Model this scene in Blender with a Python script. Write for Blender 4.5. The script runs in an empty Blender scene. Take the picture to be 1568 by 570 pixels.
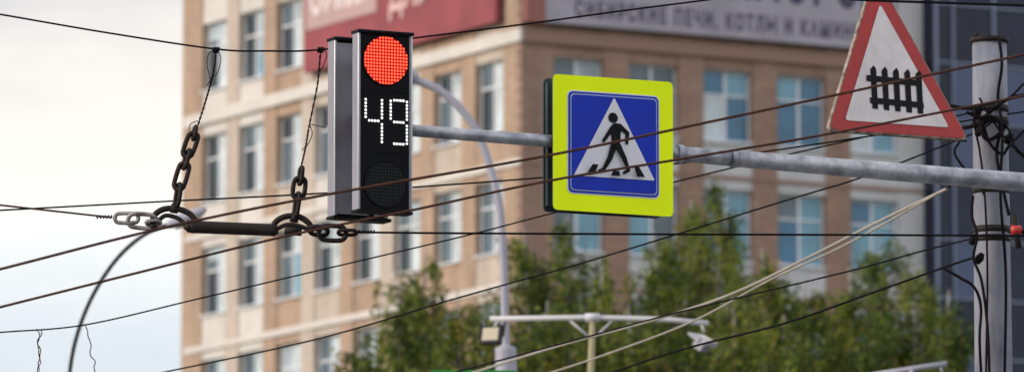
import bpy, math, random
import numpy as np
from mathutils import Vector, Matrix
random.seed(7); rng=np.random.default_rng(5)
S=bpy.context.scene
F=11600.0; CX=784.0; CY=284.8; TH=math.atan(1505/11600); CAMZ=1.6
ct,st=math.cos(TH),math.sin(TH)
def ray(px,py):
    u=(px-CX)/F; v=(CY-py)/F
    return Vector((u, ct-v*st, st+v*ct))
EYE=Vector((0,0,CAMZ))
def sight(px,py,D):
    r=ray(px,py); return EYE+r*(D/r.y)
def hit(px,py,P0,n):
    r=ray(px,py); return EYE+r*((P0-EYE).dot(n)/r.dot(n))
# ---------------------------------------------------------------- materials
def mat(name,c,rough=0.7,metal=0.0,var=0.0,scale=5.0,c2=None,bump=0.0,emit=None,es=0.0,spec=None,stretch=None,trans=0.0):
    m=bpy.data.materials.new(name); m.use_nodes=True
    nt=m.node_tree; b=nt.nodes['Principled BSDF']
    b.inputs['Base Color'].default_value=(*c,1); b.inputs['Roughness'].default_value=rough; b.inputs['Metallic'].default_value=metal
    if spec is not None: b.inputs['Specular IOR Level'].default_value=spec
    if emit: 
        b.inputs['Emission Color'].default_value=(*emit,1); b.inputs['Emission Strength'].default_value=es
    if var>0 or c2 or bump>0:
        tc=nt.nodes.new('ShaderNodeTexCoord'); mp=nt.nodes.new('ShaderNodeMapping')
        nt.links.new(tc.outputs['Object'],mp.inputs[0])
        if stretch: mp.inputs['Scale'].default_value=stretch
        n=nt.nodes.new('ShaderNodeTexNoise'); n.inputs['Scale'].default_value=scale; n.inputs['Detail'].default_value=6; n.inputs['Roughness'].default_value=.65
        nt.links.new(mp.outputs[0],n.inputs['Vector'])
        r=nt.nodes.new('ShaderNodeValToRGB')
        lo=c2 if c2 else tuple(x*(1-var) for x in c)
        r.color_ramp.elements[0].position=.35; r.color_ramp.elements[0].color=(*lo,1)
        r.color_ramp.elements[1].position=.65; r.color_ramp.elements[1].color=(*c,1)
        nt.links.new(n.outputs['Fac'],r.inputs[0]); nt.links.new(r.outputs[0],b.inputs['Base Color'])
        if bump>0:
            bp=nt.nodes.new('ShaderNodeBump'); bp.inputs['Strength'].default_value=bump; bp.inputs['Distance'].default_value=.01
            nt.links.new(n.outputs['Fac'],bp.inputs['Height']); nt.links.new(bp.outputs[0],b.inputs['Normal'])
    return m
def brickmat(name,c1,c2,mort,axis,bw=.5,bh=.2,dirt=.3):
    m=bpy.data.materials.new(name); m.use_nodes=True; nt=m.node_tree; b=nt.nodes['Principled BSDF']; b.inputs['Roughness'].default_value=.8
    tc=nt.nodes.new('ShaderNodeTexCoord'); sp=nt.nodes.new('ShaderNodeSeparateXYZ'); cb=nt.nodes.new('ShaderNodeCombineXYZ')
    nt.links.new(tc.outputs['Object'],sp.inputs[0]); nt.links.new(sp.outputs[axis],cb.inputs[0]); nt.links.new(sp.outputs[2],cb.inputs[1])
    br=nt.nodes.new('ShaderNodeTexBrick'); br.inputs['Scale'].default_value=1
    br.inputs['Brick Width'].default_value=bw; br.inputs['Row Height'].default_value=bh; br.inputs['Mortar Size'].default_value=.02
    br.inputs['Color1'].default_value=(*c1,1); br.inputs['Color2'].default_value=(*c2,1); br.inputs['Mortar'].default_value=(*mort,1)
    nt.links.new(cb.outputs[0],br.inputs['Vector'])
    n=nt.nodes.new('ShaderNodeTexNoise'); n.inputs['Scale'].default_value=.7; n.inputs['Detail'].default_value=8
    mp=nt.nodes.new('ShaderNodeMapping'); mp.inputs['Scale'].default_value=(2.0,2.0,.6); nt.links.new(tc.outputs['Object'],mp.inputs[0])
    nt.links.new(mp.outputs[0],n.inputs['Vector'])
    mx=nt.nodes.new('ShaderNodeMix'); mx.data_type='RGBA'; mx.blend_type='MULTIPLY'
    r=nt.nodes.new('ShaderNodeValToRGB'); r.color_ramp.elements[0].position=.3; r.color_ramp.elements[1].position=.7
    r.color_ramp.elements[0].color=(1-dirt,)*3+(1,); r.color_ramp.elements[1].color=(1,1,1,1)
    nt.links.new(n.outputs['Fac'],r.inputs[0]); mx.inputs[0].default_value=1
    nt.links.new(br.outputs['Color'],mx.inputs[6]); nt.links.new(r.outputs[0],mx.inputs[7]); nt.links.new(mx.outputs[2],b.inputs['Base Color'])
    return m
# ---------------------------------------------------------------- mesh builder
class MB:
    def __init__(s): s.v=[];s.f=[];s.m=[];s.sm=[]
    def face(s,pts,mi=0,smooth=False):
        o=len(s.v); s.v+= [tuple(p) for p in pts]; s.f.append(tuple(range(o,o+len(pts)))); s.m.append(mi); s.sm.append(smooth)
    def box(s,a,b,mi=0):
        x0,x1=sorted((a[0],b[0]));y0,y1=sorted((a[1],b[1]));z0,z1=sorted((a[2],b[2]))
        o=len(s.v)
        s.v+=[(x0,y0,z0),(x1,y0,z0),(x1,y1,z0),(x0,y1,z0),(x0,y0,z1),(x1,y0,z1),(x1,y1,z1),(x0,y1,z1)]
        for q in ((0,3,2,1),(4,5,6,7),(0,1,5,4),(1,2,6,5),(2,3,7,6),(3,0,4,7)):
            s.f.append(tuple(o+i for i in q)); s.m.append(mi); s.sm.append(False)
    def tube(s,pts,r,n=8,mi=0,closed=False,cap=True,flat=None):
        pts=[Vector(p) for p in pts]; N=len(pts)
        if not hasattr(r,'__len__'): r=[r]*N
        T=[]
        for i in range(N):
            if closed: t=pts[(i+1)%N]-pts[i-1]
            else: t=pts[min(i+1,N-1)]-pts[max(i-1,0)]
            if t.length<1e-9: t=Vector((0,0,1))
            T.append(t.normalized())
        up=Vector((0,0,1)) if abs(T[0].z)<.9 else Vector((1,0,0))
        a=T[0].cross(up).normalized(); o=len(s.v)
        for i in range(N):
            a=(a-T[i]*a.dot(T[i])); 
            a=a.normalized() if a.length>1e-6 else T[i].orthogonal().normalized()
            b=T[i].cross(a)
            for k in range(n):
                an=2*math.pi*k/n
                s.v.append(tuple(pts[i]+(a*math.cos(an)+b*math.sin(an))*r[i]))
        M=N if closed else N-1
        for i in range(M):
            j=(i+1)%N
            for k in range(n):
                k2=(k+1)%n
                s.f.append((o+i*n+k,o+j*n+k,o+j*n+k2,o+i*n+k2)); s.m.append(mi); s.sm.append(True)
        if cap and not closed:
            s.f.append(tuple(o+k for k in range(n))); s.m.append(mi); s.sm.append(False)
            s.f.append(tuple(o+(N-1)*n+k for k in reversed(range(n)))); s.m.append(mi); s.sm.append(False)
    def prism(s,poly,d,mi=0,mis=None):
        mis=mi if mis is None else mis
        P=[Vector(p) for p in poly]; Q=[p+d for p in P]; n=len(P)
        s.face(P,mi); s.face(list(reversed(Q)),mis)
        for i in range(n):
            j=(i+1)%n; s.face([P[j],P[i],Q[i],Q[j]],mis)
    def make(s,name,mats,parent=None,bevel=0):
        me=bpy.data.meshes.new(name); me.from_pydata(s.v,[],s.f)
        for m in (mats if isinstance(mats,(list,tuple)) else [mats]): me.materials.append(m)
        me.polygons.foreach_set('material_index',s.m); me.polygons.foreach_set('use_smooth',s.sm); me.update()
        ob=bpy.data.objects.new(name,me); S.collection.objects.link(ob)
        if parent: ob.parent=parent
        if bevel:
            md=ob.modifiers.new('bevel','BEVEL'); md.width=bevel; md.segments=2; md.limit_method='ANGLE'
        return ob
def empty(name,loc=(0,0,0),yaw=0):
    e=bpy.data.objects.new(name,None); S.collection.objects.link(e); e.location=loc; e.rotation_euler=(0,0,yaw); e.empty_display_size=.2
    return e
def spline(pts,sub=10):
    P=[Vector(p) for p in pts]; P=[P[0]*2-P[1]]+P+[P[-1]*2-P[-2]]; out=[]
    for i in range(1,len(P)-2):
        for k in range(sub):
            t=k/sub; a,b,c,d=P[i-1:i+3]
            out.append(.5*((2*b)+(c-a)*t+(2*a-5*b+4*c-d)*t*t+(3*b-a-3*c+d)*t**3))
    out.append(P[-2]); return out
def roundpoly(P,r,n=5):
    out=[];N=len(P)
    for i in range(N):
        p=Vector(P[i]);a=Vector(P[i-1]);b=Vector(P[(i+1)%N])
        A=p+(a-p).normalized()*r;B=p+(b-p).normalized()*r
        for k in range(n+1):
            t=k/n; out.append(A*(1-t)**2+p*2*t*(1-t)+B*t*t)
    return out
# ---------------------------------------------------------------- world
w=bpy.data.worlds.new("World"); S.world=w; w.use_nodes=True; nt=w.node_tree
for n in list(nt.nodes): nt.nodes.remove(n)
out=nt.nodes.new('ShaderNodeOutputWorld'); sky=nt.nodes.new('ShaderNodeTexSky'); sky.sky_type='NISHITA'; sky.sun_disc=False
SUN_EL=math.radians(20); SUN_AZ=math.radians(-108)
sky.sun_elevation=SUN_EL; sky.sun_rotation=SUN_AZ
bg1=nt.nodes.new('ShaderNodeBackground'); bg1.inputs[1].default_value=.15; nt.links.new(sky.outputs[0],bg1.inputs[0])
tc=nt.nodes.new('ShaderNodeTexCoord'); mp=nt.nodes.new('ShaderNodeMapping'); mp.inputs['Scale'].default_value=(14,14,40)
nt.links.new(tc.outputs['Generated'],mp.inputs[0])
nz=nt.nodes.new('ShaderNodeTexNoise'); nz.inputs['Scale'].default_value=1; nz.inputs['Detail'].default_value=4; nz.inputs['Roughness'].default_value=.5
nt.links.new(mp.outputs[0],nz.inputs['Vector'])
sp=nt.nodes.new('ShaderNodeSeparateXYZ'); nt.links.new(tc.outputs['Generated'],sp.inputs[0])
a1=nt.nodes.new('ShaderNodeMath'); a1.operation='MULTIPLY_ADD'; nt.links.new(nz.outputs['Fac'],a1.inputs[0]); a1.inputs[1].default_value=.05; nt.links.new(sp.outputs[2],a1.inputs[2])
mr=nt.nodes.new('ShaderNodeMapRange'); mr.inputs['From Min'].default_value=.09+.025; mr.inputs['From Max'].default_value=.19+.025
nt.links.new(a1.outputs[0],mr.inputs[0])
cr=nt.nodes.new('ShaderNodeValToRGB'); e=cr.color_ramp.elements
e[0].position=0; e[0].color=(.68,.73,.79,1); e[1].position=1; e[1].color=(1.0,1.0,1.04,1)
for p,c in ((.16,(.78,.83,.88)),(.30,(.98,.98,.96)),(.41,(1.14,1.04,.92)),(.52,(1.04,.96,.88)),(.66,(.76,.73,.73)),(.80,(.82,.82,.85))):
    x=e.new(p); x.color=(*c,1)
nt.links.new(mr.outputs[0],cr.inputs[0])
bg2=nt.nodes.new('ShaderNodeBackground'); bg2.inputs[1].default_value=1.12; nt.links.new(cr.outputs[0],bg2.inputs[0])
mx=nt.nodes.new('ShaderNodeMixShader'); mx.inputs[0].default_value=.85
nt.links.new(bg1.outputs[0],mx.inputs[1]); nt.links.new(bg2.outputs[0],mx.inputs[2]); nt.links.new(mx.outputs[0],out.inputs[0])
sl=bpy.data.lights.new('sun','SUN'); sl.energy=2.5; sl.angle=math.radians(10); sl.color=(1,.88,.74)
so=bpy.data.objects.new('sun',sl); S.collection.objects.link(so)
sd=Vector((math.sin(SUN_AZ)*math.cos(SUN_EL),math.cos(SUN_AZ)*math.cos(SUN_EL),math.sin(SUN_EL)))
so.rotation_euler=sd.to_track_quat('Z','Y').to_euler(); so.location=(-20,10,30)
# ---------------------------------------------------------------- ground & road
g=MB(); g.box((-3000,-3000,-.3),(3000,3000,0)); g.make('ground',mat('ground_grass',(.09,.10,.05),.9,var=.5,scale=.4,bump=.3))
g=MB(); g.face([(-400,6,.004),(400,6,.004),(400,48,.004),(-400,48,.004)]); g.make('road',mat('asphalt',(.055,.055,.058),.85,var=.3,scale=3,bump=.2))
g=MB()
for x in range(-400,400,6):
    for y in (16.5,37.5): g.face([(x,y-.06,.008),(x+3,y-.06,.008),(x+3,y+.06,.008),(x,y+.06,.008)])
g.face([(-400,26.9,.008),(400,26.9,.008),(400,27.02,.008),(-400,27.02,.008)])
for i in range(20): g.face([(-3,7+i*2.02,.012),(1,7+i*2.02,.012),(1,7.5+i*2.02,.012),(-3,7.5+i*2.02,.012)])
g.make('road_markings',mat('road_paint',(.75,.75,.73),.7,var=.2,scale=8))
kerb=mat('kerb_stone',(.33,.32,.3),.85,var=.2,scale=6)
g=MB(); g.box((-400,48,0),(400,48.2,.14)); g.box((-400,5.8,0),(400,6,.14)); g.make('kerb',kerb,bevel=.01)
g=MB(); g.box((-400,48.2,0),(400,56,.13)); g.box((-400,-2,0),(400,5.8,.13)); g.make('pavement',mat('paving_slabs',(.27,.26,.25),.85,var=.25,scale=2))
# ---------------------------------------------------------------- building
BYAW=math.radians(29.2)
B=empty('office_building',(.27,220,0),BYAW)
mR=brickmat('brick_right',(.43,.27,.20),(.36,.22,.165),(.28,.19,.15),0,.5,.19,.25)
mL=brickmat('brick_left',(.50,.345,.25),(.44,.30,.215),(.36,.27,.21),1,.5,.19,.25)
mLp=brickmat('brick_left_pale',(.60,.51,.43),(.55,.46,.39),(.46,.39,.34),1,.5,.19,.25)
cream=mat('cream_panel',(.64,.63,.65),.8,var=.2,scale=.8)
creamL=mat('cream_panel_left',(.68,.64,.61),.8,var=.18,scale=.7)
trim=mat('window_frame_white',(.76,.78,.82),.4)
reveal=mat('dark_reveal',(.12,.12,.13),.8)
def pane(name,c,r=.08): return mat(name,c,r,spec=.6,var=.35,scale=1.1)
panes=[pane('glass_dark',(.04,.06,.08)),pane('glass_blue',(.055,.20,.35)),pane('glass_light_blue',(.19,.42,.56)),pane('glass_curtain',(.66,.75,.80)),pane('window_blind',(.46,.55,.61),.5),pane('glass_slate',(.12,.17,.21))]
ZT=34.07; ST=3.57; BAY=2.56; W0=1.10; WW=1.70; WH=2.2; TOP=42.0
def facade(m,nb,length,side):
    wall=MB(); spn=MB(); fr=MB(); gl=MB()
    D=.32
    def bx(mb,s0,s1,d0,d1,z0,z1,mi=0): mb.box(m(s0,d0,z0),m(s1,d1,z1),mi)
    s=0.0 if side=='R' else D
    for k in range(nb):
        a=W0+k*BAY
        mi=0
        if side=='L' and k in (3,5,7): mi=2
        bx(wall,s,a,-D,0,0,TOP, mi); s=a+WW
    bx(wall,s,length,-D,0,0,TOP, 1 if side=='R' else 0)
    for k in range(nb):
        a=W0+k*BAY; b=a+WW
        zprev=0
        for r in range(-8,3):
            zt=ZT+r*ST; zb=zt-WH
            crm = 1 if ((side=='R') or k>=6 or (k in (3,4) and r%2==0)) else (2 if (k+r)%2 else 0)
            if side=='R' and r>0: crm=0
            if zb>zprev:
                bx(spn,a,b,-D,-.04,zprev,zb,crm)
            zprev=zt
            if zt+.2>TOP: continue
            bx(fr,a+.003,b-.003,-.10,.05,zb,zb+.05)
            y0,y1=-.27,-.20; t=.06
            bx(fr,a,a+t,y0,y1,zb+.05,zt); bx(fr,b-t,b,y0,y1,zb+.05,zt)
            bx(fr,a+t,b-t,y0,y1,zb+.05,zb+.05+t); bx(fr,a+t,b-t,y0,y1,zt-t,zt)
            c=(a+b)/2; zm=zt-.75
            bx(fr,c-.04,c+.04,y0,y1,zb+.05+t,zt-t)
            for (s0,s1) in ((a+t,c-.04),(c+.04,b-t)):
                bx(fr,s0,s1,y0,y1,zm-.03,zm+.03)
            blind=random.random()<.35; bh_=random.uniform(.3,1.3)
            if blind:
                sd_=random.choice([0,1,2]); ss=[(a+t,c-.04),(c+.04,b-t)]
                for q_i,(s0,s1) in enumerate(ss):
                    if sd_==2 or sd_==q_i:
                        z1_=zt-t; 
                        bx(gl,s0+.01,s1-.01,-.234,-.229,z1_-bh_,z1_,4)
            for hi,(z0,z1) in enumerate(((zb+.05+t,zm-.03),(zm+.03,zt-t))):
                for si,(s0,s1) in enumerate(((a+t,c-.04),(c+.04,b-t))):
                    q=random.random()
                    if side=='R':
                        mi=1 if q<.42 else (2 if q<.84 else (5 if q<.92 else 3))
                        if r>=0 and k<2: mi=5 if q<.7 else 1
                    else:
                        leftsash=(si==1)
                        mi=(0 if q<.5 else 5) if leftsash else (3 if q<.85 else 2)
                    bx(gl,s0,s1,-.25,-.235,z0,z1,mi)
        if zprev<TOP: bx(spn,a,b,-D,-.04,zprev,TOP,0)
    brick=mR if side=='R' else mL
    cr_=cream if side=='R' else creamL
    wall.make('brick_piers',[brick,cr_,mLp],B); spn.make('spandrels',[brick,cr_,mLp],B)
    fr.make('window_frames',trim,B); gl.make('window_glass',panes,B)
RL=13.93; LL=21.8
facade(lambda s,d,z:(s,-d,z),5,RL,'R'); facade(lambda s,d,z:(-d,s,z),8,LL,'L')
c=MB(); c.box((.33,.33,0),(RL-.01,LL-.01,TOP-.05)); c.make('building_core',reveal,B)
c=MB(); c.box((-.25,-.25,TOP),(RL,LL+.2,TOP+.5)); c.make('roof_parapet',cream,B)
c=MB(); c.box((0,LL,0),(RL,LL+.3,TOP-.01)); c.make('rear_wall',mL,B)
c=MB()
c.box((-.10,-.10,34.42),(0,LL,34.80),0); c.box((0,-.10,34.42),(RL,0,34.80),1)
for r in range(-8,0):
    z=ZT+r*ST+.28
    c.box((-.05,0,z),(0,LL,z+.20),0)
    c.box((0,-.035,z+.02),(RL,0,z+.12),1)
c.make('string_courses',[creamL,mat('brown_cornice',(.32,.20,.15),.8)],B)
bn=MB(); bn.box((-.30,1.0,35.12),(-.12,13.2,39.6),0); bn.make('banner_red',mat('banner_red',(.32,.055,.07),.6,var=.35,scale=.7),B)
bn=MB(); bn.box((.0,-.28,34.98),(.66,-.12,39.6),1); bn.box((.66,-.30,35.0),(11.55,-.12,39.6),0)
bn.make('banner_grey',[mat('banner_grey',(.42,.39,.46),.6,var=.22,scale=.5),mat('banner_maroon',(.32,.12,.10),.6)],B)
bn=MB(); bn.box((-.33,8.4,36.4),(-.303,13.0,38.6)); bn.make('banner_patch',mat('banner_patch',(.50,.33,.33),.6,var=.15,scale=1),B)
def text(body,name,rot,origin,width,height,m_,spacing=1.0,off=.03):
    cu=bpy.data.curves.new(name,'FONT'); cu.body=body; cu.size=1; cu.space_character=spacing; cu.offset=off
    o=bpy.data.objects.new(name+'_tmp',cu); S.collection.objects.link(o)
    bpy.context.view_layer.update()
    dg=bpy.context.evaluated_depsgraph_get(); me=bpy.data.meshes.new_from_object(o.evaluated_get(dg))
    co=np.array([v.co[:] for v in me.vertices]); mn=co.min(0); mxx=co.max(0)
    for v in me.vertices:
        x=(v.co.x-mn[0])/(mxx[0]-mn[0])*width; y=v.co.y/.72*height
        v.co=rot(origin,x,y)
    me.materials.clear(); me.materials.append(m_)
    for p in me.polygons: p.material_index=0
    bpy.data.objects.remove(o)
    ob=bpy.data.objects.new(name,me); S.collection.objects.link(ob); ob.parent=B
rR=lambda o,x,y:(o[0]+x,-.306,o[1]+y); rL=lambda o,x,y:(-.336,o[0]-x,o[1]+y)
lt=mat('banner_letters_grey',(.07,.06,.11),.6); lp=mat('banner_letters_pink',(.66,.42,.42),.6)
text('СИБИРСКИЕ ПЕЧИ, КОТЛЫ И КАМИНЫ','banner_text_small',rR,(1.65,35.25),10.0,.47,lt,1.3,.04)
text('ТЕПЛОГО','banner_text_large',rR,(5.2,36.25),6.3,1.7,lt,1.1)
text('Офисы','banner_text_offices',lambda o,x,y:(-.339,o[0]-x,o[1]+y),(12.7,36.85),3.6,1.2,mat('letters_dark_pink',(.72,.60,.60),.6))
text('ДЛЯ ВАС','banner_text_for',rL,(7.6,36.3),5.2,1.2,lp)
# glass tower
T=empty('glass_tower',(.27,220,0),BYAW)
gt=MB(); gt.box((RL+.02,-.6,0),(46,20,60)); gt.make('curtain_glass',mat('tower_glass',(.010,.018,.050),.15,spec=.35,var=.4,scale=.5),T)
gm=MB()
x=RL+.02
i=0
while x<46:
    wd=.05 if i%2 else .07
    gm.box((x,-.70,0),(x+wd,-.603,60),0); x+=.62 if i<1 else 1.45; i+=1
for k in range(34):
    z=.8+k*1.785
    gm.box((RL+.03,-.67,z),(46,-.602,z+.05),0)
gm.make('mullions',mat('tower_mullion',(.24,.29,.42),.5),T)
gm=MB(); rr=random.Random(3)
for k in range(33):
    for j in range(20):
        if rr.random()<.3:
            xx=RL+.75+j*1.45; z=.87+k*1.785
            gm.box((xx,-.63,z),(xx+1.36,-.601,z+1.68),0)
gm.make('spandrel_glass',mat('tower_glass_light',(.05,.08,.17),.15),T)
# ---------------------------------------------------------------- birch trees
bark=mat('birch_bark',(.45,.43,.40),.8,c2=(.08,.07,.06),scale=3,stretch=(1,1,4))
twigm=mat('birch_twig',(.06,.04,.03),.8)
def leafmat(n,c):
    m=mat(n,c,.6,var=.35,scale=2.0,spec=.3); nt=m.node_tree; b=nt.nodes['Principled BSDF']; o=nt.nodes['Material Output']
    t=nt.nodes.new('ShaderNodeBsdfTranslucent'); t.inputs[0].default_value=(c[0]*1.6,c[1]*1.7,c[2]*.8,1)
    mx=nt.nodes.new('ShaderNodeMixShader'); mx.inputs[0].default_value=.42
    nt.links.new(b.outputs[0],mx.inputs[1]); nt.links.new(t.outputs[0],mx.inputs[2]); nt.links.new(mx.outputs[0],o.inputs[0]); return m
leaves=[leafmat('leaf_dark',(.033,.055,.014)),leafmat('leaf_mid',(.095,.135,.026)),leafmat('leaf_light',(.23,.255,.050)),leafmat('leaf_yellow',(.34,.25,.05))]
def birch(px,py,D,spread=1.0,seed=0,dens=1.0):
    r=np.random.default_rng(seed); top=sight(px,py,D); H=top.z
    e=empty('birch_tree',(top.x,D,0)); mb=MB()
    bend=r.normal(0,.3,2)
    def tr(t): return np.array([bend[0]*math.sin(t*3.1),bend[1]*math.sin(t*2.5),H*t*.985])
    mb.tube([tr(t) for t in np.linspace(0,1,16)],[.20*(1-t)**.9+.012 for t in np.linspace(0,1,16)],8,0)
    LP=[];LM=[]
    nb=int(80*dens)
    for i in range(nb):
        t=.28+.71*(i/nb)**.72+r.normal(0,.008); t=min(t,.985); p0=tr(t); az=i*2.4+r.normal(0,.6)
        fromtop=(1-t)*H
        L=(0.26+ .62*fromtop**.82)*spread*r.uniform(.5,1.4); L=min(L,3.5)
        d=np.array([math.cos(az),math.sin(az),0]); 
        pts=[];K=8
        for k in range(K):
            s=k/(K-1); pts.append(p0+d*L*s*.85+np.array([0,0,L*(.75*s-.50*s*s)])+r.normal(0,.03,3)*s)
        mb.tube(pts,[.038*(1-.85*k/(K-1))*min(1,L/1.5) for k in range(K)],4,1,cap=False)
        nt_=int(4+L*6.5)
        low = t*H < H-6.5
        for j in range(nt_):
            s=r.uniform(.15,1.0); k=min(int(s*(K-1)),K-2); q=pts[k]+(pts[k+1]-pts[k])*(s*(K-1)-k)
            ln=r.uniform(.25,1.5)*min(1,.4+L*.4); dr=r.normal(0,.17,2)
            mi=int(r.choice([0,1,2,3],p=[.30,.40,.27,.03]))
            end=q+np.array([dr[0]*ln,dr[1]*ln,-ln])
            if j%3==0: mb.tube([q,(q+end)/2+r.normal(0,.03,3),end],[.009,.006,.004],3,1,cap=False)
            n=int(ln*38*dens)
            if low: n=n//4
            u=r.uniform(0,1,n)[:,None]
            P=q+(end-q)*u+r.normal(0,.065,(n,3)); LP.append(P); LM.append(np.where(r.random(n)<.78,mi,r.integers(0,3,n)))
    mb.make('trunk_and_limbs',[bark,twigm],e)
    P=np.concatenate(LP); M=np.concatenate(LM); n=len(P)
    a=r.normal(0,1,(n,3)); a/=np.linalg.norm(a,axis=1)[:,None]; b=np.cross(a,r.normal(0,1,(n,3))); b/=np.linalg.norm(b,axis=1)[:,None]
    sz=r.uniform(.035,.060,n)[:,None]
    V=np.stack([P-a*sz,P-b*sz*.6,P+a*sz,P+b*sz*.6],1).reshape(-1,3)
    me=bpy.data.meshes.new('foliage'); me.vertices.add(4*n); me.vertices.foreach_set('co',V.ravel())
    me.loops.add(4*n); me.loops.foreach_set('vertex_index',np.arange(4*n)); me.polygons.add(n)
    me.polygons.foreach_set('loop_start',np.arange(n)*4); me.polygons.foreach_set('loop_total',np.full(n,4))
    me.polygons.foreach_set('material_index',M.astype(np.int32))
    for m in leaves: me.materials.append(m)
    me.update(); me.validate()
    ob=bpy.data.objects.new('foliage',me); S.collection.objects.link(ob); ob.parent=e
    return n
tot=0
for i,(px,py,D,sp_) in enumerate([(556,470,128,.7),(610,380,132,.75),(655,358,138,.7),(700,420,130,.75),(800,322,135,.85),(868,305,140,.8),(925,390,128,.85),(1000,330,134,.8),(1060,282,140,.8),(1104,245,142,.8),(1165,355,130,.9),(1235,400,133,.9),(1345,330,138,.8),(1300,388,130,.85),(1400,380,134,.85),(1455,418,130,.8),(760,450,126,.8),(1120,430,125,.8),(960,445,124,.9),(1200,460,122,.9),(840,440,125,.8)]):
    tot+=birch(px,py,D,sp_,seed=20+i)
print('leaves',tot)
# ---------------------------------------------------------------- shared metals
galv=mat('galvanised_steel',(.46,.48,.53),.45,metal=.5,c2=(.20,.21,.25),scale=9,stretch=(1,1,1),bump=.15)
alu=mat('aluminium',(.30,.29,.33),.5,metal=.3,var=.18,scale=4)
black=mat('black_plastic',(.005,.005,.007),.6,spec=.12)
wire_b=mat('wire_black',(.007,.006,.008),.8,spec=.1)
wire_br=mat('wire_copper_brown',(.085,.034,.022),.7,var=.4,scale=20,spec=.2)
wire_l=mat('cable_light',(.36,.33,.28),.6,var=.25,scale=5)
iron=mat('dark_iron',(.008,.007,.008),.65,metal=0,c2=(.022,.013,.010),scale=18,bump=.3,spec=.25)
zinc=mat('zinc_iron',(.38,.36,.37),.5,metal=.4,c2=(.13,.10,.09),scale=15,bump=.3)
# ---------------------------------------------------------------- arm + mast
YAW=math.radians(26)
tn=math.tan(YAW)
def armD(px): return 46.07+(px-940)*.00398*tn
A=empty('signal_mast_arm')
m=MB()
pl=[(560,194.5),(843,216.5),(1038,235.5),(1120,242.5),(1568,279.5),(1740,294)]
P=[sight(x,y,armD(x)) for x,y in pl]
m.tube([P[0],P[1],P[2],P[2].lerp(P[3],.02)],[.036,.039,.041,.041],20)
m.tube([P[2].lerp(P[3],.02),P[3]],[.048,.050],20)
m.tube([P[3],P[4],P[5]],[.052,.061,.065],20)
base=P[5].copy(); m.tube([(base.x,base.y,.13),(base.x,base.y,4),(base.x,base.y,base.z+.5)],[.11,.10,.085],20)
m.tube([(base.x,base.y,.13),(base.x,base.y,.16)],[.2,.2],20)
for px_ in (1122,1040):
    q=sight(px_,235.5+(px_-1038)*.083,armD(px_)); dv=(P[4]-P[2]).normalized(); m.tube([q-dv*.02,q+dv*.02],[.057,.057],20)
m.make('arm_and_mast',galv,A)
# ---------------------------------------------------------------- traffic light
tlp=sight(589.5,187.5,45.17)
TL=empty('traffic_light',tlp,YAW)
m=MB()
Hh=.535
for (y0,y1) in ((0.0,.085),(.34,.44)):
    W=.180
    m.box((-W+.018,y0+.012,-Hh+.012),(W-.018,y1,Hh-.012),0)
    m.box((-W,y0,-Hh),(-W+.018,y1-.004,Hh),0); m.box((W-.018,y0,-Hh),(W,y1-.004,Hh),0)
    for xx in (-W+.004,W-.004): m.tube([(xx,y0-.001,-Hh+.002),(xx,y0-.001,Hh-.002)],.006,8,1)
m.make('aluminium_housing',[alu,mat('bright_aluminium_edge',(.55,.55,.58),.4,metal=.4)],TL,bevel=.003)
m=MB()
for (y0,y1) in ((0.0,.085),(.34,.44)):
    m.box((-.184,y0-.015,Hh),(.184,y1+.006,Hh+.018)); m.box((-.184,y0-.006,-Hh-.016),(.184,y1+.006,-Hh))
    m.tube([(-.184,y0-.012,Hh+.010),(.184,y0-.012,Hh+.010)],.010,8)
m.box((-.160,.003,-Hh+.002),(.160,.0115,Hh-.002))
m.box((-.160,.4425,-Hh+.002),(.160,.447,Hh-.002))
m.box((-.162,.0,-.185),(.162,.0025,-.181)); m.box((-.162,.0,.190),(.162,.0025,.194))
m.make('black_face',black,TL)
m=MB(); m.box((-.03,.085,.36),(.03,.34,.42)); m.box((-.03,.085,-.42),(.03,.34,-.36)); m.box((-.05,.085,-.06),(.05,.34,.09)); 
m.tube([(.0,.2,-.575),(.0,.2,-.40)],.02,8); m.box((-.06,.12,-.585),(.10,.24,-.565)); m.make('mounting_brackets',iron,TL)
ledr=mat('led_red',(.8,.02,.0),.4,emit=(1,.10,.04),es=2.3); lens_r=mat('lens_red',(.3,.003,.002),.5,emit=(1,.002,.0),es=.30,spec=.2)
ledw=mat('led_white',(.8,.8,.8),.4,emit=(1,.95,.97),es=1.5); leddk=mat('led_off',(.016,.028,.028),.5); lens_g=mat('lens_dark',(.005,.007,.007),.5,spec=.12)
def disc(mb,x,y,z,r,n=8,mi=0): mb.face([(x+r*math.cos(-2*math.pi*k/n),y,z-r*math.sin(-2*math.pi*k/n)) for k in range(n)],mi)
CR=.150
m=MB()
disc(m,0.004,-.001,.375,CR,40,0); disc(m,0.004,-.001,-.375,CR-.012,40,1)
m.tube([(0.004+CR*math.cos(a),-.001,.375+CR*math.sin(a)) for a in np.linspace(0,2*math.pi,41)[:-1]],.005,6,2,closed=True)
m.tube([(0.004+(CR-.01)*math.cos(a),-.001,-.375+(CR-.01)*math.sin(a)) for a in np.linspace(0,2*math.pi,41)[:-1]],.004,6,2,closed=True)
m.make('lenses',[lens_r,lens_g,black],TL)
m=MB(); p=.0195
for i in range(-8,9):
    for j in range(-8,9):
        x=i*p; z=j*p
        if x*x+z*z<(CR-.006)**2:
            disc(m,.004+x,-.004,.375+z,.0066,8,0)
            if x*x+z*z<(CR-.02)**2: disc(m,.004+x,-.004,-.375+z,.004,6,1)
m.make('led_dots',[ledr,leddk],TL)
m=MB()
def seg(x0,z0,x1,z1,n):
    for k in range(n):
        t=k/(n-1); disc(m,x0+(x1-x0)*t,-.004,z0+(z1-z0)*t,.0078,8,0)
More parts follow.
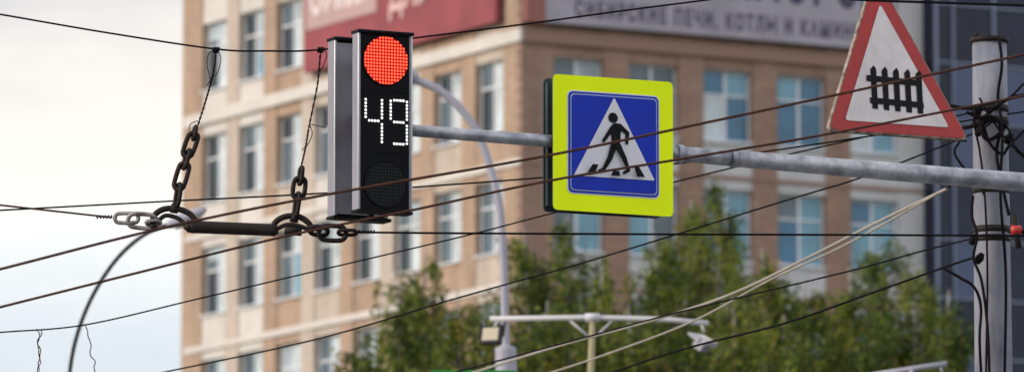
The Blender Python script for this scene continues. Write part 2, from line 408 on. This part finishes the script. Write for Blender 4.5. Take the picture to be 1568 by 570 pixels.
def digit(cx,w,segs,zc=.005,h=.132):
    xl,xr=cx-w,cx+w; g=.024
    D={'a':(xl+g,zc+h,xr-g,zc+h,4),'g':(xl+g,zc-.0,xr-g,zc-.0,4),'d':(xl+g,zc-h,xr-g,zc-h,4),'f':(xl,zc+.020,xl,zc+h-.006,6),'b':(xr,zc+.020,xr,zc+h-.006,6),'e':(xl,zc-h,xl,zc-.020,6),'c':(xr,zc-h+.006,xr,zc-.020,6)}
    for s in segs: seg(*D[s])
digit(-.076,.054,'fgbc'); digit(.090,.054,'abcdfg')
m.make('countdown_digits_49',ledw,TL)
# ---------------------------------------------------------------- pedestrian crossing sign
sc=sight(939,223,45.99)
PS=empty('pedestrian_crossing_sign',sc,YAW)
yel=mat('sign_yellow_glow',(.72,.86,.0),.5,var=.08,scale=4,emit=(.7,.9,.0),es=.16,spec=.2); blue=mat('sign_blue',(.004,.032,.48),.45,var=.18,scale=5,spec=.25)  # yellow board has a faint emission added, brightness put into its colour
wht=mat('sign_white',(.74,.74,.80),.5,var=.10,scale=8,spec=.2); blk=mat('sign_black',(.006,.006,.008),.6,spec=.15); backm=mat('sign_back_grey',(.035,.055,.06),.55,var=.3,scale=4)
h=.412;HV=.417
def rsq(hw,hh,r,y): return roundpoly([(-hw,y,-hh),(hw,y,-hh),(hw,y,hh),(-hw,y,hh)],r,5)
m=MB()
m.prism(rsq(h,HV,.035,0),Vector((0,.012,0)),0,1)
m.prism(rsq(h-.05,HV-.05,.02,.014),Vector((0,.03,0)),1,1)
m.make('yellow_board',[yel,backm],PS)
m=MB(); m.prism(rsq(h-.010,HV-.005,.035,.150),Vector((0,.012,0)),0,0); m.box((-h+.02,.115,-HV+.04),(-h+.05,.148,HV-.04)); m.box((-.30,.045,-.36),(.30,.148,-.33));m.box((-.30,.045,.20),(.30,.148,.23))
m.make('rear_board',backm,PS)
m=MB(); cz=.006
def sh(P,dz=cz,dx=0): return [Vector((p[0]+dx,p[1],p[2]+dz)) for p in P]
m.prism(sh(rsq(.317,.319,.04,-.003)),Vector((0,.002,0)),0); m.make('silver_edge',wht,PS)
m=MB(); m.prism(sh(rsq(.309,.311,.036,-.006)),Vector((0,.002,0)),0); m.make('blue_field',blue,PS)
m=MB(); m.prism(sh(rsq(.297,.299,.03,-.009)),Vector((0,.002,0)),0); m.prism(sh(rsq(.290,.292,.028,-.012)),Vector((0,.002,0)),1); m.make('thin_white_line',[mat('line_grey_white',(.36,.42,.62),.5),blue],PS)
n_=Vector((math.sin(YAW),-math.cos(YAW),0)); Minv=(Matrix.Translation(sc)@Matrix.Rotation(YAW,4,'Z')).inverted()
def loc(px,py,y):
    q=Minv@hit(px,py,sc,n_); return Vector((q.x,y,q.z))
m=MB(); tri=[loc(877,269,-.015),loc(1001,277,-.015),loc(939,150,-.015)]
m.prism(roundpoly(tri,.012,3),Vector((0,.002,0))); m.make('white_triangle',wht,PS)
m=MB(); yy=[-.017]
def stroke(mb,pts,ws,f=loc,step=.0006):
    for i in range(len(pts)-1):
        yy[0]-=step; a=f(*pts[i],yy[0]); b=f(*pts[i+1],yy[0]); d=(b-a); pz=Vector((-d.z,0,d.x)).normalized(); w0,w1=ws[i],ws[i+1]
        mb.face([a+pz*-w0,b-pz*w1,b+pz*w1,a+pz*w0])
        for c_,w_ in ((a,w0),(b,w1)):
            yy[0]-=step; mb.face([Vector((c_.x+w_*math.cos(-t),yy[0],c_.z-w_*math.sin(-t))) for t in np.linspace(0,2*math.pi,13)[:-1]])
k=.0042
stroke(m,[(936.5,181),(937,181.5)],[7.6*k,7.6*k])
stroke(m,[(941,198),(941,212),(940,223)],[8.5*k,7.5*k,6.5*k])
stroke(m,[(946,194),(958,205),(957,220)],[4*k,3.1*k,2.4*k])
stroke(m,[(936,196),(927,208),(921,217)],[4*k,3.0*k,2.4*k])
stroke(m,[(937,222),(931,242),(921,260)],[5.2*k,4.2*k,2.8*k]); stroke(m,[(921,261),(914,262)],[2.8*k,2.0*k])
stroke(m,[(942,224),(951,242),(958,261)],[5.2*k,4.2*k,2.8*k]); stroke(m,[(958,262),(951,266)],[2.8*k,2.2*k])
for q in (((894,267),(906,267.5),(912,253),(903,252.5)),((931,270),(945,271),(944,263),(934,262.5)),((971,272),(983,272.5),(974,257),(966,256.5))):
    yy[0]-=.0006; m.face([loc(x,y,yy[0]) for x,y in q])
m.make('walking_figure',blk,PS)
# ---------------------------------------------------------------- concrete pole
topP=sight(1515,64,50); botP=sight(1521.5,570,50); dv=(botP-topP)/(botP.z-topP.z); baseP=topP+dv*(.1-topP.z)
PO=empty('utility_pole',(baseP.x,baseP.y,0))
O=Vector((baseP.x,baseP.y,0))
m=MB(); 
def polept(z): return topP+dv*(z-topP.z)
zs=np.linspace(.1,topP.z,20)
m.tube([polept(z)-O for z in zs],[.160-.045*(z/topP.z) for z in zs],28); m.make('shaft',mat('pole_concrete',(.25,.26,.31),.75,c2=(.13,.14,.18),scale=7,stretch=(1,1,.3),bump=.5),PO)
m=MB(); t0=topP-O
m.tube([t0+Vector((0,0,-.01)),t0+Vector((0,0,.022))],.128,24); m.tube([t0+Vector((-.09,-.06,.02)),t0+Vector((-.09,-.06,.055))],.012,8);m.tube([t0+Vector((.09,.06,.02)),t0+Vector((.09,.06,.055))],.012,8)
def zpy(py): return sight(1520,py,50).z
for py_ in (168,186,292,352,366): 
    q=polept(zpy(py_))-O; m.tube([q-Vector((0,0,.022)),q+Vector((0,0,.022))],.124,24)
m.make('steel_bands',iron,PO)
m=MB()
rr=random.Random(5)
def W(px,py,D=49.85): return sight(px,py,D)-O
cab=[[(1568,128),(1545,150),(1520,158),(1497,165),(1492,190),(1500,230),(1508,300),(1512,420),(1510,570),(1512,640)],
 [(1480,172),(1500,180),(1518,178),(1532,196),(1526,235),(1536,290),(1545,330)],
 [(1492,162),(1505,190),(1516,220),(1535,236),(1548,222),(1568,240)],
 [(1530,60),(1534,100),(1528,150),(1535,200),(1532,300),(1540,420),(1538,600)],
 [(1500,205),(1514,190),(1531,185),(1545,200),(1556,230),(1568,236)],
 [(1490,300),(1488,330),(1496,360),(1491,395),(1503,430),(1512,500),(1516,600)],
 [(1444,410),(1470,425),(1492,440),(1502,470),(1500,520),(1504,600)],
 [(1470,215),(1462,235),(1480,262),(1497,280),(1508,300)],
 [(1568,200),(1552,215),(1538,210),(1524,190),(1510,170),(1500,150)],
 [(1568,146),(1548,150),(1530,160),(1512,176),(1502,196),(1512,214),(1530,206),(1541,190)]]
for c_ in cab:
    pp=spline([W(x,y,49.80+rr.uniform(-.06,.02)) for x,y in c_],8); m.tube(pp,rr.choice([.008,.011,.014]),6)
for (x,y) in ((1497,170),(1508,183),(1500,200),(1545,212),(1491,366),(1500,395)):
    q=W(x,y,49.8); m.tube([q-Vector((.02,0,.035)),q,q+Vector((.02,0,.03))],[.018,.030,.016],8)
m.make('cable_loops',wire_b,PO)
m=MB(); q=W(1556,352,49.7); m.tube([q-Vector((.035,0,0)),q,q+Vector((.035,0,0))],[.03,.036,.028],10); m.make('red_insulator',mat('red_insulator',(.45,.025,.02),.4),PO)
m=MB(); m.tube([W(1545,354,49.8),W(1600,356,49.6)],.016,8); m.tube([W(1553,330,49.7),W(1560,380,49.7)],.02,8); m.make('bracket',iron,PO)
# ---------------------------------------------------------------- level crossing sign
BLc=(1267,200);BRc=(1484,215);APc=(1340,-42)
BL=sight(*BLc,48.9); BR=sight(*BRc,49.5); AP=sight(*APc,49.32)
nn=(BR-BL).cross(AP-BL).normalized()
if nn.y>0: nn=-nn
LS=empty('level_crossing_sign',BL); LO=BL.copy()
def lp_(px,py,off): return hit(px,py,BL,nn)+nn*off-LO
def rt(f,off,r,dx=0,dy=0):
    cx,cy=1364.3,124; return roundpoly([lp_(cx+(x-cx)*f+dx,cy+(y-cy)*f+dy,off) for x,y in (BLc,BRc,APc)],r,5)
redm=mat('sign_red',(.46,.018,.016),.5,c2=(.34,.018,.018),scale=7); old=mat('weathered_rim',(.42,.36,.30),.8,c2=(.08,.04,.03),scale=14)
whd=mat('sign_white_aged',(.74,.70,.71),.55,c2=(.60,.55,.55),scale=6)
m=MB(); m.prism(rt(1,0,.07),-nn*.035,0,0); m.make('backing_plate',old,LS)
m=MB(); m.prism(rt(.975,.004,.065),-nn*.002,0); m.make('red_border',redm,LS)
m=MB(); m.prism(rt(.735,.009,.03,0,5),-nn*.002,0); m.make('white_field',whd,LS)
m=MB(); oo=[.012]
def lq(pts):
    oo[0]+=.0006; m.face([lp_(x,y,oo[0]) for x,y in pts])
for i in range(5):
    x=1338+i*17.3; dy=i*1.9
    lq([(x-3.5,167+dy),(x+5,168+dy),(x+2,107+dy),(x-1.5,101+dy),(x-7,107+dy)])
lq([(1325,116),(1325,125),(1406,133),(1405,124)]); lq([(1330,150),(1331,159),(1413,167),(1412,158)])
m.make('fence_symbol',blk,LS)
m=MB()
def L2(px,py,D): return sight(px,py,D)-LO
m.tube([L2(1400,150,49.5),L2(1470,165,49.85),L2(1510,168,49.95)],.014,8); m.tube([L2(1400,200,49.5),L2(1475,196,49.85),L2(1510,190,49.95)],.014,8)
m.tube([L2(1300,203,49.15),L2(1480,216,49.55)],.008,6); m.make('support_bracket',iron,LS)
# ---------------------------------------------------------------- wires
def wire2(pts,r,m_,D0,D1,name='overhead_wire',extL=True,extR=True):
    Q=[sight(x,y,D0+(D1-D0)*(x-0)/1568) for x,y in pts]
    Z=spline(Q,10)
    if extL: Z=[Z[0]+(Z[0]-Z[1]).normalized()*14]+Z
    if extR: Z=Z+[Z[-1]+(Z[-1]-Z[-2]).normalized()*14]
    mb=MB(); mb.tube(Z,r,6); return mb.make(name,m_)
DA=46.0
wire2([(-60,13),(0,22.5),(160,50),(330,75.5),(410,78.5),(491,76.5),(640,58),(800,38),(950,17.5),(1110,-3),(1250,-22)],.0062,wire_b,46,46)
wire2([(1270,-4),(1330,1),(1450,5),(1568,9)],.009,wire_b,47,47)
wire2([(0,322),(250,308.5),(500,295.5),(830,272),(1040,250),(1270,218),(1500,182)],.006,wire_b,47,50)
wire2([(0,412),(250,349),(500,298),(830,240),(1100,184),(1320,137),(1568,84)],.0085,wire_br,40,42)
wire2([(0,470),(200,420),(440,361),(630,322),(840,277),(1040,244),(1270,205),(1568,147)],.0080,wire_br,41,43)
wire2([(0,508.5),(130,497),(300,458),(440,425),(700,364),(840,328),(1130,255),(1490,172)],.0055,wire_b,50,50,extR=False)
wire2([(200,580),(480,520),(700,456),(900,400),(1200,308),(1330,268),(1490,205)],.0062,wire_b,55,50,extR=False)
wire2([(700,578),(860,528),(1000,490),(1120,450),(1240,393),(1340,342),(1450,289)],.0105,wire_l,70,50,extR=False,name='overhead_cable')
wire2([(800,584),(920,545),(1060,492),(1180,428),(1300,372),(1450,288)],.008,wire_l,70,50,extR=False,name='overhead_cable')
wire2([(1448,289),(1470,278),(1500,262)],.006,wire_b,50,50,extL=False,extR=False)
wire2([(880,590),(1040,536),(1200,495),(1330,450),(1446,409),(1495,393)],.008,wire_b,56,50,extR=False)
wire2([(900,515),(1050,475),(1300,415),(1420,382),(1495,364)],.0062,wire_b,56,50,extR=False)
wire2([(545,355.5),(700,357),(1000,358.5),(1300,359.5),(1568,361)],.0072,wire_b,46,47.5,extL=False)
wire2([(0,314),(90,324),(172,333)],.0062,wire_br,44,46,extR=False)
# trolley suspension assembly
SU=empty('trolley_wire_suspension',sight(350,330,DA)); SO=sight(350,330,DA)
def q_(x,y,dd=0): return sight(x,y,DA+dd)-SO
def twisted(pts,r,amp,n=5,mb=None,turns=30):
    P=spline([q_(x,y) for x,y in pts],12)
    for ph in (0,math.pi):
        out=[]
        for i,p in enumerate(P):
            a=turns*i/len(P)*2+ph; out.append(p+Vector((math.cos(a)*amp,math.sin(a)*amp,0)))
        mb.tube(out,r,5)
m=MB()
twisted([(331,76),(327,110),(317,148),(303,192)],.0038,.0042,mb=m)
twisted([(491,78),(486,130),(474,190),(468,225),(461,256)],.0034,.0042,mb=m,turns=34)
for pts in ([(333,74),(320,82),(317,100),(322,122),(316,132)],[(331,74),(338,90),(333,112),(326,118)],[(492,74),(500,82),(497,96),(490,110)],[(474,190),(486,193),(499,196)],[(474,190),(478,205),(471,222),(462,230)],[(303,185),(292,190),(289,200)]):
    m.tube(spline([q_(*p) for p in pts],6),.0028,5)
def coil(cx,cy,w=9,hh=6,n=5):
    P=[]
    for i in range(n*10):
        a=i/10*2*math.pi; P.append(q_(cx-w+2*w*i/(n*10),cy+hh*math.sin(a)*.6,.012*math.cos(a)))
    m.tube(P,.0035,5)
coil(331,77,5,7); coil(491,77,5,7); coil(160,332,12,4); coil(558,355,16,4,7)
m.make('tie_wires',wire_b,SU)
def link(mb,a,b,w,r,rot,mi=0):
    A_=q_(*a);B_=q_(*b); d=(B_-A_); L=d.length/2; c=(A_+B_)/2; u=d.normalized()
    side=Vector((u.z,0,-u.x)); side=(side*math.cos(rot)+Vector((0,1,0))*math.sin(rot)).normalized()
    P=[]
    for k in range(28):
        t=2*math.pi*k/28; x=math.cos(t); y=math.sin(t)
        P.append(c+u*((L-w)*(1 if x>0 else -1)*min(1,abs(x)*2.5)+w*x)+side*w*y)
    mb.tube(P,r,8,mi,closed=True)
m=MB()
link(m,(300,194),(296,214),.026,.013,1.3)
link(m,(298,204),(285,240),.034,.0155,.3); link(m,(290,230),(281,258),.030,.0145,1.2); link(m,(284,250),(272,290),.036,.0155,.35); link(m,(275,282),(270,316),.030,.0145,1.1)
link(m,(462,256),(459,282),.028,.0135,1.2); link(m,(460,272),(456,304),.038,.0150,.2); link(m,(457,296),(452,332),.030,.0140,1.15)
m.make('chains',iron,SU)
m=MB()
m.tube(spline([q_(x,y) for x,y in ((232,342),(238,328),(252,320),(272,320),(290,327),(300,338))],8),[.019]*41,10)
m.tube(spline([q_(x,y) for x,y in ((415,352),(424,338),(440,331),(458,332),(472,341),(480,354))],8),[.019]*41,10)
m.tube(spline([q_(x,y,-.01) for x,y in ((242,338),(254,330),(272,334),(284,344))],6),.014,8)
m.tube(spline([q_(x,y,-.01) for x,y in ((424,350),(440,344),(458,346),(474,352))],6),.014,8)
m.tube([q_(268,312),q_(266,326)],[.022,.026],10); m.tube([q_(452,326),q_(450,340)],[.022,.028],10)
m.tube([q_(436,352),q_(462,354)],[.03,.03],10); m.tube([q_(238,344),q_(232,350)],.026,10)
m.tube([q_(284,343),q_(294,349)],[.03,.038],12)
pts=[(288,346),(294,347),(300,347.5),(415,352),(420,352.5),(426,352)]
m.tube([q_(*p) for p in pts],[.026,.042,.039,.038,.040,.022],14)
m.make('strain_insulator_and_clamps',mat('dark_bakelite',(.008,.007,.008),.6,c2=(.022,.014,.012),scale=30,stretch=(.2,1,1),bump=.4,spec=.25),SU)
m=MB()
link(m,(176,334),(212,334),.030,.0125,.1); link(m,(196,337),(240,340),.044,.014,.3); link(m,(224,341),(246,341),.026,.012,1.2)
m.make('zinc_shackles',zinc,SU)
m=MB()
link(m,(474,352),(502,355),.036,.014,.9); link(m,(488,356),(530,358),.046,.0150,.25); link(m,(518,356),(546,356),.026,.012,1.1)
m.make('iron_shackles',iron,SU)
# droppers lower left
m=MB(); o_=sight(60,508,50)
def zz(x0,y0,x1,y1,seed):
    r=random.Random(seed); P=[]
    for i in range(14):
        t=i/13; P.append(sight(x0+(x1-x0)*t+r.uniform(-3,3),y0+(y1-y0)*t,50)-o_)
    m.tube(spline(P,4),.0035,5)
zz(58,503,62,600,1); zz(61,505,58,600,2); zz(132,498,154,600,3)
e_=empty('dropper_wires',o_); m.make('wires',wire_b,e_)
# ---------------------------------------------------------------- street lamps
lampg=mat('lamp_paint_grey',(.38,.37,.45),.5,var=.15,scale=3); lampd=mat('lamp_paint_dark',(.03,.03,.035),.7,spec=.15); lensm=mat('lamp_lens',(.45,.43,.38),.2)
def arclamp(D,pts,r,m_,headpts,hr,basew=None):
    Q=[sight(x,y,D) for x,y in pts]; b=Q[0]; e=empty('street_lamp',(b.x,b.y,0)); o=Vector((b.x,b.y,0))
    mb=MB(); path=[Vector((b.x,b.y,.0))]+[Vector((b.x,b.y,b.z*.5))]+spline(Q,8)
    n=len(path); rs=[r*(2.0 if i<2 else 1.0) for i in range(n)]
    if basew: rs=[basew[0] if p.z<basew[1] else r for p in path]
    mb.tube([p-o for p in path],rs,14); mb.make('curved_post',m_,e)
    mb=MB(); H=[sight(x,y,D)-o for x,y in headpts]; mb.tube(spline(H,4),hr,14); mb.make('lamp_head',lampg,e)
    mb=MB(); c=(H[0]+H[-1])/2; d=(H[-1]-H[0]).normalized(); mb.tube([c-d*(.3*(H[0]-H[-1]).length)-Vector((0,0,max(hr)*.55)),c+d*(.3*(H[0]-H[-1]).length)-Vector((0,0,max(hr)*.55))],max(hr)*.6,12); mb.make('lamp_lens',lensm,e)
z0=sight(775,528,80).z
arclamp(80,[(776,640),(775,560),(774,528),(773,470),(771,400),(765,320),(752,262),(733,208),(702,163),(668,136),(628,120)],.044,lampg,[(640,122),(622,116),(598,114),(570,118)],[.04,.06,.08,.09,.10,.11,.11,.11,.10,.09,.08,.06,.03],basew=(.115,z0))
arclamp(78,[(103,640),(108,560),(122,500),(146,445),(180,395),(220,360),(262,342),(285,335)],.022,lampd,[(255,345),(275,338),(295,330),(316,320)],[.03,.045,.055,.07,.075,.075,.07,.07,.065,.06,.05,.035,.02],basew=None)
# T-shaped floodlight post
D=76; bq=sight(905,640,D); FL=empty('floodlight_post',(bq.x,bq.y,0)); o=Vector((bq.x,bq.y,0)); m=MB()
w_=lambda x,y,d=0: sight(x,y,D+d)-o
m.tube([Vector((0,0,0)),w_(905,570),w_(907,490)],[.055,.036,.030],12,1)
m.tube([w_(750,488),w_(907,486),w_(1020,489),w_(1085,495)],.028,10,0); m.tube([w_(896,486),w_(918,486)],.045,10,0)
m.tube([w_(907,520),w_(940,488)],.012,6,0); m.tube([w_(907,520),w_(870,488)],.012,6,0)
m.tube([w_(765,488),w_(757,500)],.015,8,0); m.tube([w_(1074,494),w_(1078,508)],.015,8,0)
m.make('post_and_crossbar',[mat('lamp_white_metal',(.58,.57,.61),.5),mat('post_ochre',(.33,.30,.17),.7)],FL)
def flood(name,cx,cy,yaw,tilt,mbody):
    e=bpy.data.objects.new(name,None); S.collection.objects.link(e); e.parent=FL; e.location=w_(cx,cy); e.rotation_euler=(tilt,0,yaw)
    mb=MB(); mb.box((-.12,.0,-.10),(.12,.05,.10),0); mb.box((-.08,.05,-.06),(.08,.11,.06),0); mb.box((-.088,-.006,-.068),(.088,-.001,.068),1)
    for k in range(5): mb.box((-.07+k*.033,.11,-.05),(-.06+k*.033,.135,.05),0)
    mb.box((-.14,.01,-.02),(-.121,.04,.13),0); mb.box((.121,.01,-.02),(.14,.04,.13),0)
    mb.make('floodlight_body',[mbody,mat('flood_glass',(.50,.44,.33),.2)],e,bevel=.006)
flood('floodlight_left',751,511,math.radians(-25),math.radians(-15),lampd)
flood('floodlight_right',1080,517,math.radians(60),math.radians(-60),lampg)
# second crossbar bottom right
D=76; bq=sight(1395,640,D); F2=empty('lamp_crossbar_post',(bq.x,bq.y,0)); o=Vector((bq.x,bq.y,0)); m=MB()
m.tube([(0,0,0),sight(1395,563,D)-o],[.05,.03],10); m.tube([sight(1335,574,D)-o,sight(1450,556,D)-o],.028,10); m.tube([sight(1440,560,D)-o,sight(1443,572,D)-o],.012,8); m.box(tuple(sight(1330,582,D)-o),tuple(sight(1352,574,D+.2)-o)); m.make('crossbar',lampg,F2)
# green street sign
D=62; bq=sight(708,640,D); GS=empty('green_street_sign',(bq.x,bq.y,0)); o=Vector((bq.x,bq.y,0)); m=MB()
tl=sight(660,567,D)-o; br=sight(790,567,D)-o
m.box((tl.x,-.03,tl.z-.9),(br.x,.0,tl.z),0); m.box((tl.x-.02,-.04,tl.z-.94),(br.x+.02,-.031,tl.z-.9),1)
m.tube([(0,.06,0),(0,.06,tl.z)],.045,10,1); m.make('panel_and_post',[mat('green_paint',(.015,.28,.05),.6,var=.1,scale=4,spec=.2),lampg],GS)
# ---------------------------------------------------------------- camera
cd=bpy.data.cameras.new('camera'); cam=bpy.data.objects.new('camera',cd); S.collection.objects.link(cam); S.camera=cam
cam.location=EYE; cam.rotation_euler=(math.pi/2+TH,0,0); cd.sensor_width=36; cd.lens=36*F/1568; cd.clip_end=8000; cd.clip_start=1
cd.dof.use_dof=True; cd.dof.focus_distance=46.3; cd.dof.aperture_fstop=4.8
S.view_settings.view_transform='Standard'; S.view_settings.look='None'; S.view_settings.exposure=0
